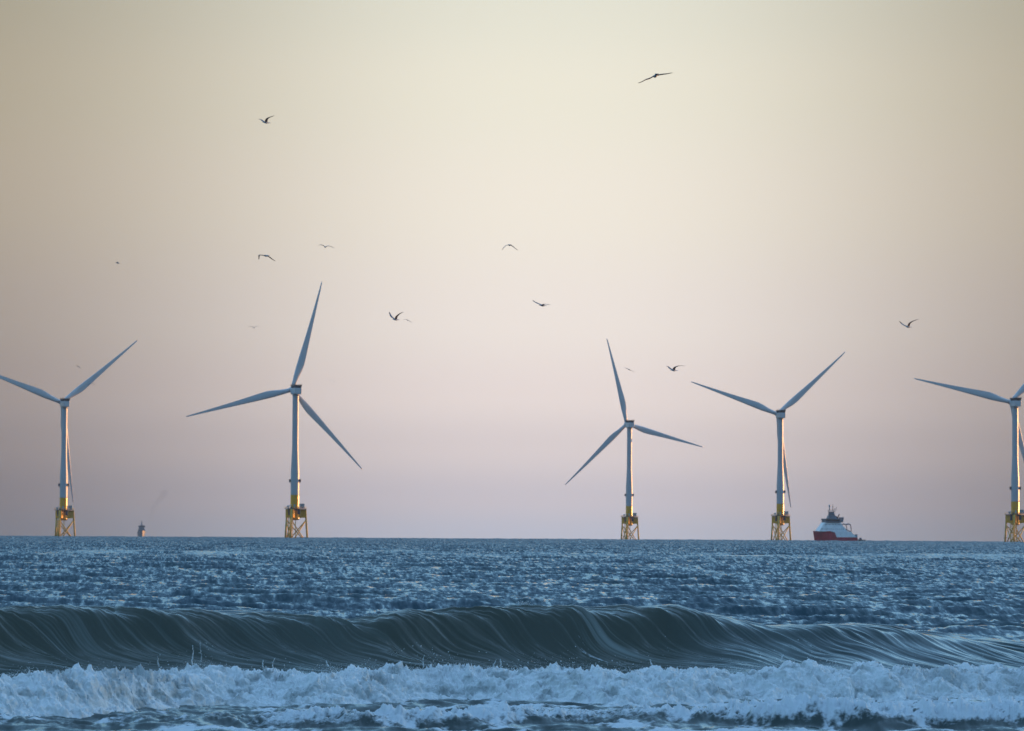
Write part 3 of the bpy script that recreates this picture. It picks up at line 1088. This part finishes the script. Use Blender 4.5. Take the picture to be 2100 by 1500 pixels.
def build_support_ship():
    d = 3060.0
    p = at(1711, 1103, d)
    root = empty('support_ship', (p.x, d, curve_z(d) - 0.6), 0)
    tag(root, 'red hulled offshore ship with a white deckhouse, right of the fourth turbine', 'ship')
    # local: x forward to the bow (rotated below), y port/starboard, z up; length 50, beam 14
    L_, B = 50.0, 14.0

    def halfb(t):     # t 0 bow .. 1 stern at deck
        return B / 2 * min(1.0, (max(t, 0.0) / 0.34) ** 0.62) if t < 0.34 else B / 2
    hull = MB()
    rings = []
    N_ = 22
    for i in range(N_ + 1):
        t = i / N_
        x = L_ / 2 - t * L_
        deck = 8.3 if t < 0.48 else (8.3 - (t - 0.48) / 0.02 * 4.2 if t < 0.50 else 4.1)
        hb_ = halfb(t + 0.004)
        rake = 2.6 * max(0, 1 - t / 0.12)
        fl = 0.62 + 0.38 * min(1, t / 0.4)
        rings.append([Vector((x - rake, -hb_ * fl * 0.9, -3)), Vector((x - rake * 0.6, -hb_ * fl, 0.5)), Vector((x, -hb_, deck)),
                      Vector((x, hb_, deck)), Vector((x - rake * 0.6, hb_ * fl, 0.5)), Vector((x - rake, hb_ * fl * 0.9, -3))])
    hull.ring_loft(rings)
    hull.build('hull', M['red'], root)
    bw = MB()
    for sy in (-1, 1):     # bow bulwark and its dark cap
        for i in range(8):
            t0, t1 = i / 22, (i + 1) / 22
            x0, x1 = L_ / 2 - t0 * L_, L_ / 2 - t1 * L_
            y0, y1 = sy * halfb(t0 + 0.004), sy * halfb(t1 + 0.004)
            bw.ring_loft([[Vector((x0, y0, 8.2)), Vector((x0, y0 * 0.93, 8.2)), Vector((x0 + 0.25, y0 * 0.95, 9.3)), Vector((x0 + 0.25, y0 * 1.02, 9.3))],
                          [Vector((x1, y1, 8.2)), Vector((x1, y1 * 0.93, 8.2)), Vector((x1 + 0.1, y1 * 0.95, 9.0)), Vector((x1 + 0.1, y1 * 1.02, 9.0))]])
    bw.build('bulwark', M['red'], root)
    hs = MB()              # white upper side plating aft
    hs.frustum(-23.2, 2.6, -6.98, 6.98, 4.12, -17.0, 4.2, -6.9, 6.9, 8.9)
    hs.build('side_plating', M['white'], root)
    dh = MB()
    dh.frustum(-13.5, 20.5, -6.4, 6.4, 8.92, -9.0, 17.0, -5.9, 5.9, 13.0)
    dh.frustum(-8.6, 16.4, -5.8, 5.8, 13.02, -5.5, 13.5, -5.3, 5.3, 16.4)
    dho = dh.build('deckhouse', M['white'], root)
    for z, x0, x1, y in ((10.6, -8.5, 17.0, 6.28), (14.4, -5.5, 13.0, 5.72)):
        for k in range(12):
            xx = x0 + (x1 - x0) * k / 11
            MB().box(xx - 0.35, xx + 0.35, y - 0.3, y + 0.02, z, z + 0.6).build('window', M['glass'], dho)
    br = MB()
    br.frustum(-4.8, 12.2, -6.3, 6.3, 16.42, -4.0, 13.2, -6.6, 6.6, 19.2)
    br.box(-4.6, 13.0, -6.7, 6.7, 19.22, 19.6)
    bro = br.build('bridge', M['navy'], root)
    for s in (-1, 1):
        bg_ = MB()
        bg_.frustum(-3.8, 12.4, min(s * 6.42, s * 6.50), max(s * 6.42, s * 6.50), 17.5, -3.4, 12.9, min(s * 6.50, s * 6.62), max(s * 6.50, s * 6.62), 18.8)
        bg_.build('bridge_window', M['glass'], bro)
    for s in (-1, 1):
        fn = MB()
        fn.frustum(-8.4, -5.6, min(s * 3, s * 5), max(s * 3, s * 5), 16.42, -9.4, -7.2, min(s * 3, s * 5), max(s * 3, s * 5), 20.8)
        fn.build('funnel', M['navy'], root)
    ms = MB()
    ms.frustum(-1.8, 8.4, -3.2, 3.2, 19.62, -0.4, 7.2, -2.6, 2.6, 22.4)
    ms.frustum(0.2, 6.4, -1.8, 1.8, 22.42, 1.0, 6.0, -1.5, 1.5, 25.2)
    for z in (23.4, 25.3, 26.4):
        ms.box(-0.6, 7.0, -2.4, 2.4, z, z + 0.3)
    for x in (0.9, 6.3):
        for y in (-1.5, 1.5):
            ms.tube((x, y, 22.4), (x, y, 27.2), 0.22, n=8)
    mso = ms.build('mast_house', M['navy'], root)
    md = MB()
    md.tube((6.2, 1.2, 26.6), (6.2, 1.2, 29.4), 0.7, 0.6, 14)
    md.lathe([(0.3, 0), (0.9, 0.3), (1.15, 1.0), (0.95, 1.7), (0.4, 2.1)], (6.2, 1.2, 29.2), 18)
    md.build('satellite_dome', M['box'], mso, True)
    m2 = MB()
    m2.tube((1.8, -0.8, 26.6), (1.6, -0.8, 32.0), 0.4, 0.22, 10)
    m2.box(1.2, 2.2, -2.4, 1.2, 29.2, 29.5)
    m2.tube((-1.8, 0.5, 26.6), (-2.4, 0.6, 29.4), 0.2, n=8)
    m2.box(-2.6, 0.9, -0.3, 0.3, 27.6, 28.0)
    m2.build('radar_mast', M['navy'], mso)
    ck = MB()
    ck.tube((-4.6, -3.0, 19.6), (-7.4, -3.4, 23.4), 0.75, 0.5, 10)
    ck.tube((-3.4, -3.0, 19.6), (-3.8, -3.0, 21.6), 0.9, 0.7, 10)
    ck.build('deck_crane', M['dark'], root)
    for y in (-6.4, 6.4):    # hoop frames of the davits behind the deckhouse
        df = MB()
        pts = [Vector((-10.8, y, 14.8)), Vector((-14.2, y, 15.2)), Vector((-16.6, y, 14.6)), Vector((-17.4, y, 12.0)), Vector((-17.6, y, 8.9))]
        for a, b in zip(pts[:-1], pts[1:]):
            df.tube(a, b, 0.55, n=10)
        df.tube((-11.5, y, 10.6), (-16.8, y, 8.9), 0.4, n=8)
        df.build('davit_frame', M['navy'], root)
    lb = MB()
    rings = []
    for x, r in ((-16.0, 0.3), (-15.2, 1.0), (-13.6, 1.25), (-12.0, 1.0), (-11.2, 0.3)):
        rings.append([Vector((x, -6.4 + r * 0.8 * math.cos(2 * math.pi * k / 14), 10.8 + r * math.sin(2 * math.pi * k / 14))) for k in range(14)])
    lb.ring_loft(rings)
    lb.build('lifeboat', M['navy'], root, True)
    sr = MB()
    sr.box(-25.0, -22.4, -6.5, 6.5, 4.12, 6.6)
    sr.tube((-23.6, -5.5, 6.6), (-23.6, -5.5, 8.0), 0.6, n=10)
    sr.build('stern_gear', M['box'], root)
    root.rotation_euler = (0, 0, R(180 + 14))
    root.scale = (0.74, 0.85, 1.0)


build_support_ship()


def build_workboat():
    d = 3075.0
    p = at(1764, 1103, d)
    root = empty('small_boat', (p.x, d, curve_z(d)), R(175))
    tag(root, 'tiny dark boat just behind the stern of the red and white ship', 'boat')
    h = MB()
    rings = []
    for x, w, z in ((4.0, 0.15, 2.2), (2.8, 0.9, 1.9), (0, 1.3, 1.6), (-4.0, 1.2, 1.6)):
        rings.append([Vector((x * 0.9, -w * 0.6, -0.5)), Vector((x, -w, z)), Vector((x, w, z)), Vector((x * 0.9, w * 0.6, -0.5))])
    h.ring_loft(rings)
    h.build('hull', M['dark'], root)
    c = MB().frustum(-1.5, 1.2, -0.9, 0.9, 1.62, -1.2, 0.6, -0.75, 0.75, 3.2)
    c.build('wheelhouse', M['navy'], root)
    e = MB().box(-4.6, -4.05, -0.6, 0.6, 0.8, 1.9)
    e.build('engine', M['orange'], root)


build_workboat()


def build_far_ship():
    d = 5200.0
    p = at(290, 1103, d)
    root = empty('distant_ship', (p.x, d, curve_z(d) + 1.0), R(9))
    tag(root, 'faint grey ship on the horizon between the two left turbines, bow on', 'ship')
    h = MB()
    rings = []
    for y, w, z in ((-24, 0.2, 8.5), (-20, 3.4, 7.6), (-12, 5.2, 6.6), (10, 5.4, 6.2), (26, 5.0, 6.2)):
        rings.append([Vector((-w * 0.55, y + 1, -3)), Vector((w * 0.55, y + 1, -3)), Vector((w, y, z)), Vector((-w, y, z))])
    h.ring_loft(rings)
    h.build('hull', M['navy'], root)
    s = MB()
    s.box(-4.4, 4.4, -9, 12, 6.3, 10.0)
    s.box(-3.5, 3.5, -7, 8, 10.02, 13.2)
    s.box(-4.8, 4.8, -6.4, -3.4, 13.22, 15.2)
    s.build('superstructure', M['navy'], root)
    w = MB().box(-4.4, 4.4, -6.5, -6.38, 13.9, 14.8)
    w.build('bridge_window', M['glass'], root)
    m = MB()
    m.frustum(-1.3, 1.3, -4, -1, 15.22, -0.8, 0.8, -3, -1.5, 18.4)
    m.tube((0, -2.5, 18.4), (0, -2.5, 23.4), 0.35, 0.15, 8)
    m.box(-1.9, 1.9, -2.8, -2.2, 19.2, 19.6)
    m.box(-1.3, 1.3, -2.7, -2.3, 21.0, 21.3)
    m.build('mast', M['navy'], root)
    f = MB().frustum(2.6, 4.2, 4, 7, 10.02, 2.8, 4.0, 4.4, 6.6, 15.6)
    f.build('funnel', M['navy'], root)
    # its smoke, drifting up and to the right
    sm = MB()
    rings = []
    for t in np.linspace(0, 1, 14):
        c = Vector((p.x + 5 + 26 * t + 2.0 * math.sin(t * 9), d + 5, 14 + 50 * t))
        r = 1.6 + 5.0 * t
        rings.append([c + Vector((r * math.cos(2 * math.pi * k / 14), 2.0 * r * math.sin(2 * math.pi * k / 14), 0.3 * r * math.sin(4 * math.pi * k / 14 + t * 5))) for k in range(14)])
    sm.ring_loft(rings)
    o = sm.build('smoke', smoke_mat(), None)
    tag(o, 'thin dark smoke trailing up from the faint grey ship', 'smoke', kind='stuff')


def smoke_mat():
    m = bpy.data.materials.new('funnel_smoke')
    m.use_nodes = True
    t = m.node_tree
    t.nodes.remove(t.nodes['Principled BSDF'])
    v = t.nodes.new('ShaderNodeVolumePrincipled')
    v.inputs['Color'].default_value = (0.03, 0.03, 0.04, 1)
    v.inputs['Density'].default_value = 0.0042
    t.links.new(v.outputs[0], t.nodes['Material Output'].inputs['Volume'])
    return m


build_far_ship()

# ------------------------------------------------------------------ gulls


def gull(name, px, py, d, lw, rw, yaw=0, body=0.40, dark=0.3, pitch=0, label='', chord=1.0, spread=0.0):
    """lw, rw: wing poses as pixel offsets (x, y down) from the body, root to tip, as in the 2100 px frame;
    they become metres at distance d.  yaw turns the bird from facing away (0) towards the left (+)"""
    k = d / F
    yw = R(yaw)
    cy = math.copysign(max(0.55, abs(math.cos(yw))), math.cos(yw))
    m = MB()
    # body, head, bill, tail: one loft along +Y (head forward)
    prof = [(-0.62, 0.20, 0.012, 0.01), (-0.48, 0.15, 0.022, 0.01), (-0.34, 0.075, 0.05, 0.0), (-0.18, 0.105, 0.095, -0.005), (0.0, 0.135, 0.125, -0.01),
            (0.16, 0.12, 0.115, 0.0), (0.27, 0.075, 0.08, 0.02), (0.34, 0.07, 0.075, 0.035), (0.41, 0.062, 0.065, 0.035), (0.46, 0.03, 0.032, 0.025), (0.54, 0.010, 0.012, 0.012), (0.58, 0.004, 0.004, 0.0)]
    rings = []
    n = 12
    for y, wx, wz, zo in prof:
        rings.append([Vector((wx * body * math.cos(2 * math.pi * j / n), y * body * 1.15, (zo + wz * math.sin(2 * math.pi * j / n)) * body)) for j in range(n)])
    m.ring_loft(rings)
    nb = len(m.f)
    m.m = [0] * nb
    for j in range(n):       # bill segments
        m.m[(len(prof) - 2) * n + j] = 3
        m.m[(len(prof) - 3) * n + j] = 3
    for sgn, pts in ((-1, lw), (1, rw)) if cy > 0 else ((1, lw), (-1, rw)):
        P = [Vector((sgn * 0.03 * body, 0, 0.06 * body))]
        for x, y in pts:
            P.append(Vector((x * k / cy, 0, -y * k)))
        # resample smoothly
        tt = np.linspace(0, 1, 13)
        src = np.linspace(0, 1, len(P))
        xs, zs = np.interp(tt, src, [q.x for q in P]), np.interp(tt, src, [q.z for q in P])
        xs[1:-1] = 0.25 * xs[:-2] + 0.5 * xs[1:-1] + 0.25 * xs[2:]
        zs[1:-1] = 0.25 * zs[:-2] + 0.5 * zs[1:-1] + 0.25 * zs[2:]
        rings = []
        for i, t in enumerate(tt):
            c = body * chord * 1.25 * (0.40 * (1 - t) ** 0.35 * (1 - 0.25 * t)) * (1 if t < 0.999 else 0) + 0.008
            if 0.2 < t < 0.6:
                c *= 1.08
            th = 0.05 * c + 0.004 * body * 2.5
            yo = body * (0.10 + 0.26 * math.sin(min(1, t / 0.45) * math.pi / 2) - 0.50 * max(0, t - 0.35) ** 1.2)
            i0, i1 = max(0, i - 1), min(12, i + 1)
            tx, tz = xs[i1] - xs[i0], zs[i1] - zs[i0]
            ln = math.hypot(tx, tz) or 1
            nx, nz = -tz / ln * sgn, tx / ln * sgn
            ring = []
            for a in range(8):
                aa = 2 * math.pi * a / 8
                yy = yo + c * 0.5 * math.cos(aa) - c * 0.15
                tk = th * math.sin(aa) * (1 + 0.35 * math.cos(aa)) - 0.10 * c * (math.cos(aa) ** 2 - 0.5)
                ring.append(Vector((xs[i] + nx * tk, yy, zs[i] + nz * tk)))
            rings.append(ring)
        f0 = len(m.f)
        m.ring_loft(rings)
        for q in range(f0, len(m.f)):
            seg = (q - f0) // 8
            m.m[q] = 2 if seg >= 13 * (1 - dark) else 1
        m.m[-2] = 1
        m.m[-1] = 2
    o = m.build('seagull', [M['feather'], M['greyfeather'], M['blackfeather'], M['bill']], None, True)
    sub = o.modifiers.new('smooth', 'SUBSURF')
    sub.levels = 1
    sub.render_levels = 1
    o.location = at(px, py, d)
    o.rotation_euler = (R(pitch), 0, yw)
    tag(o, label, 'gull', 'gulls flying over the sea')
    return o


GULLS = [
    (1344, 156, 150, [(-8, 3), (-18, 6), (-27, 12), (-36, 16)], [(4, -3), (12, -5), (25, -6), (37, -8)], 8, 0.55, 0.45, -6,
     'largest gull, top right of the sky, long wings nearly straight'),
    (546, 252, 200, [(-3, -3), (-6, -6), (-10, -8), (-17, -10)], [(3, -3), (6, -8), (11, -10), (20, -12)], 128, 0.42, 0.35, 0,
     'gull high in the left of the sky, wings raised in a wide shallow M'),
    (546, 525, 205, [(-5, -1), (-12, -2), (-13, 3), (-14, 9)], [(4, 0), (8, 1), (13, 6), (19, 10)], 35, 0.46, 0.5, 0,
     'darkest gull, wings beating down, above and left of the largest turbine'),
    (667, 507, 215, [(-3, -3), (-7, -5), (-11, -4), (-14, -3)], [(4, -2), (8, -3), (13, -1), (19, 2)], 12, 0.36, 0.4, 0,
     'gull gliding above the highest blade tip of the largest turbine'),
    (1045, 503, 205, [(-4, 0), (-8, 2), (-12, 6), (-15, 11)], [(4, 0), (8, 2), (12, 6), (18, 11)], 15, 0.42, 0.3, 0,
     'gull in the middle of the sky with both wings arched downward'),
    (1113, 627, 205, [(-5, -4), (-10, -7), (-15, -9), (-20, -13)], [(4, -2), (8, -2), (12, -1), (17, 0)], 125, 0.42, 0.3, 0,
     'gull banking with one wing raised left, below the arched gull in mid sky'),
    (812, 656, 205, [(-4, -4), (-8, -9), (-11, -13), (-14, -17)], [(3, -4), (6, -8), (10, -12), (17, -15)], 130, 0.40, 0.35, 0,
     'gull with wings raised in a narrow V, right of the largest turbine'),
    (836, 657, 330, [(-2, -1), (-4, -2), (-7, -1), (-9, -1)], [(2, 1), (4, 1), (6, 3), (9, 5)], 15, 0.34, 0.3, 0,
     'small gull close to the right of the V winged gull'),
    (521, 673, 330, [(-2, -2), (-4, -3), (-8, -3), (-12, -2)], [(2, -2), (5, -4), (8, -4), (11, -2)], 12, 0.34, 0.3, 0,
     'small gull below the darkest gull, left of the largest turbine'),
    (242, 540, 420, [(-1, -1), (-2, -1), (-3, 0), (-4, 1)], [(0.5, -2), (1, -3), (2, 0), (4, 1)], 70, 0.42, 0.5, 0,
     'tiny dark gull high above the left turbine, seen as a small triangle'),
    (1863, 671, 205, [(-4, -3), (-8, -6), (-12, -9), (-16, -13)], [(3, -5), (6, -9), (11, -12), (19, -15)], 130, 0.42, 0.4, 0,
     'gull with raised wings at the far right, above the two right turbines'),
    (1382, 760, 205, [(-3, -3), (-6, -6), (-9, -8), (-14, -10)], [(3, -4), (6, -7), (12, -9), (23, -8)], 128, 0.44, 0.4, 0,
     'pale gull with spread wings, left of the left blade tip of the fourth turbine'),
    (1290, 758, 300, [(-2, -1), (-4, -2), (-7, -3), (-11, -4)], [(2, 1), (4, 2), (8, 3), (12, 6)], 15, 0.34, 0.2, 0,
     'faint gliding gull beside the upright blade of the smallest turbine'),
    (161, 752, 380, [(-1.5, -0.8), (-3, -1.6), (-4, -2.0), (-5, -2.2)], [(1.2, 0.8), (2.4, 1.8), (3.6, 2.8), (4.8, 4)], 20, 0.40, 0.8, 0,
     'tiny gull above the hub of the left turbine'),
    (186, 787, 330, [(-2, 0.5), (-4, 1.8), (-5, 3), (-6, 5.5)], [(2, -1), (4, -1), (6, 0.5), (8.5, 3)], 20, 0.44, 0.8, 0,
     'small gull crossing the right blade of the left turbine'),
    (681, 782, 520, [(-2, -1), (-3, -1.5), (-5, -1), (-7, -0.5)], [(1.5, 0), (3, 0), (4, 0.5), (6, 2)], 20, 0.26, 0.3, 0,
     'faint distant gull just right of the largest turbine hub'),
    (299, 894, 640, [(-1.5, 0), (-3, -0.5), (-4, 0), (-5, 0.5)], [(1.5, -0.5), (3, -1), (4, -1), (5, -0.5)], 15, 0.26, 0.3, 0,
     'faint distant gull high above the faint grey ship'),
    (1425, 905, 640, [(-1, -0.5), (-2, -1), (-2.5, -1), (-3, -0.5)], [(1, 0.3), (2, 0.5), (2.5, 1), (3, 1.5)], 15, 0.26, 0.3, 0,
     'tiny distant gull above the right blade tip of the smallest turbine'),
    (1659, 863, 640, [(-1, 0), (-2, -0.3), (-3, 0), (-4, 0.4)], [(1, 0), (2, 0.2), (3, 0.2), (3.5, 0.6)], 15, 0.24, 0.3, 0,
     'tiny distant gull right of the fourth turbine hub'),
    (695, 922, 560, [(-1, -0.5), (-1.5, -1), (-2, -1), (-3, -0.5)], [(1, -0.5), (1.5, -0.7), (2, -0.5), (3, 0.2)], 15, 0.24, 0.3, 0,
     'tiny distant gull beside the lower right blade of the largest turbine'),
]
for gdef in GULLS:
    px, py, d, lw, rw, yaw, body, dark, pitch, lab = gdef
    gull('seagull', px, py, d, lw, rw, yaw, body, dark, pitch, lab)

# ------------------------------------------------------------------ the air over the sea
hz = MB().box(-8600, 8600, -60, 8400, -8.0, 280)
hm_ = bpy.data.materials.new('sea_haze')
hm_.use_nodes = True
_t = hm_.node_tree
_t.nodes.remove(_t.nodes['Principled BSDF'])
_v = _t.nodes.new('ShaderNodeVolumePrincipled')
_v.inputs['Color'].default_value = (0.62, 0.84, 1.0, 1)
_v.inputs['Density'].default_value = 0.000022
_t.links.new(_v.outputs[0], _t.nodes['Material Output'].inputs['Volume'])
tag(hz.build('haze', hm_), 'thin haze over the sea', 'haze', kind='stuff')
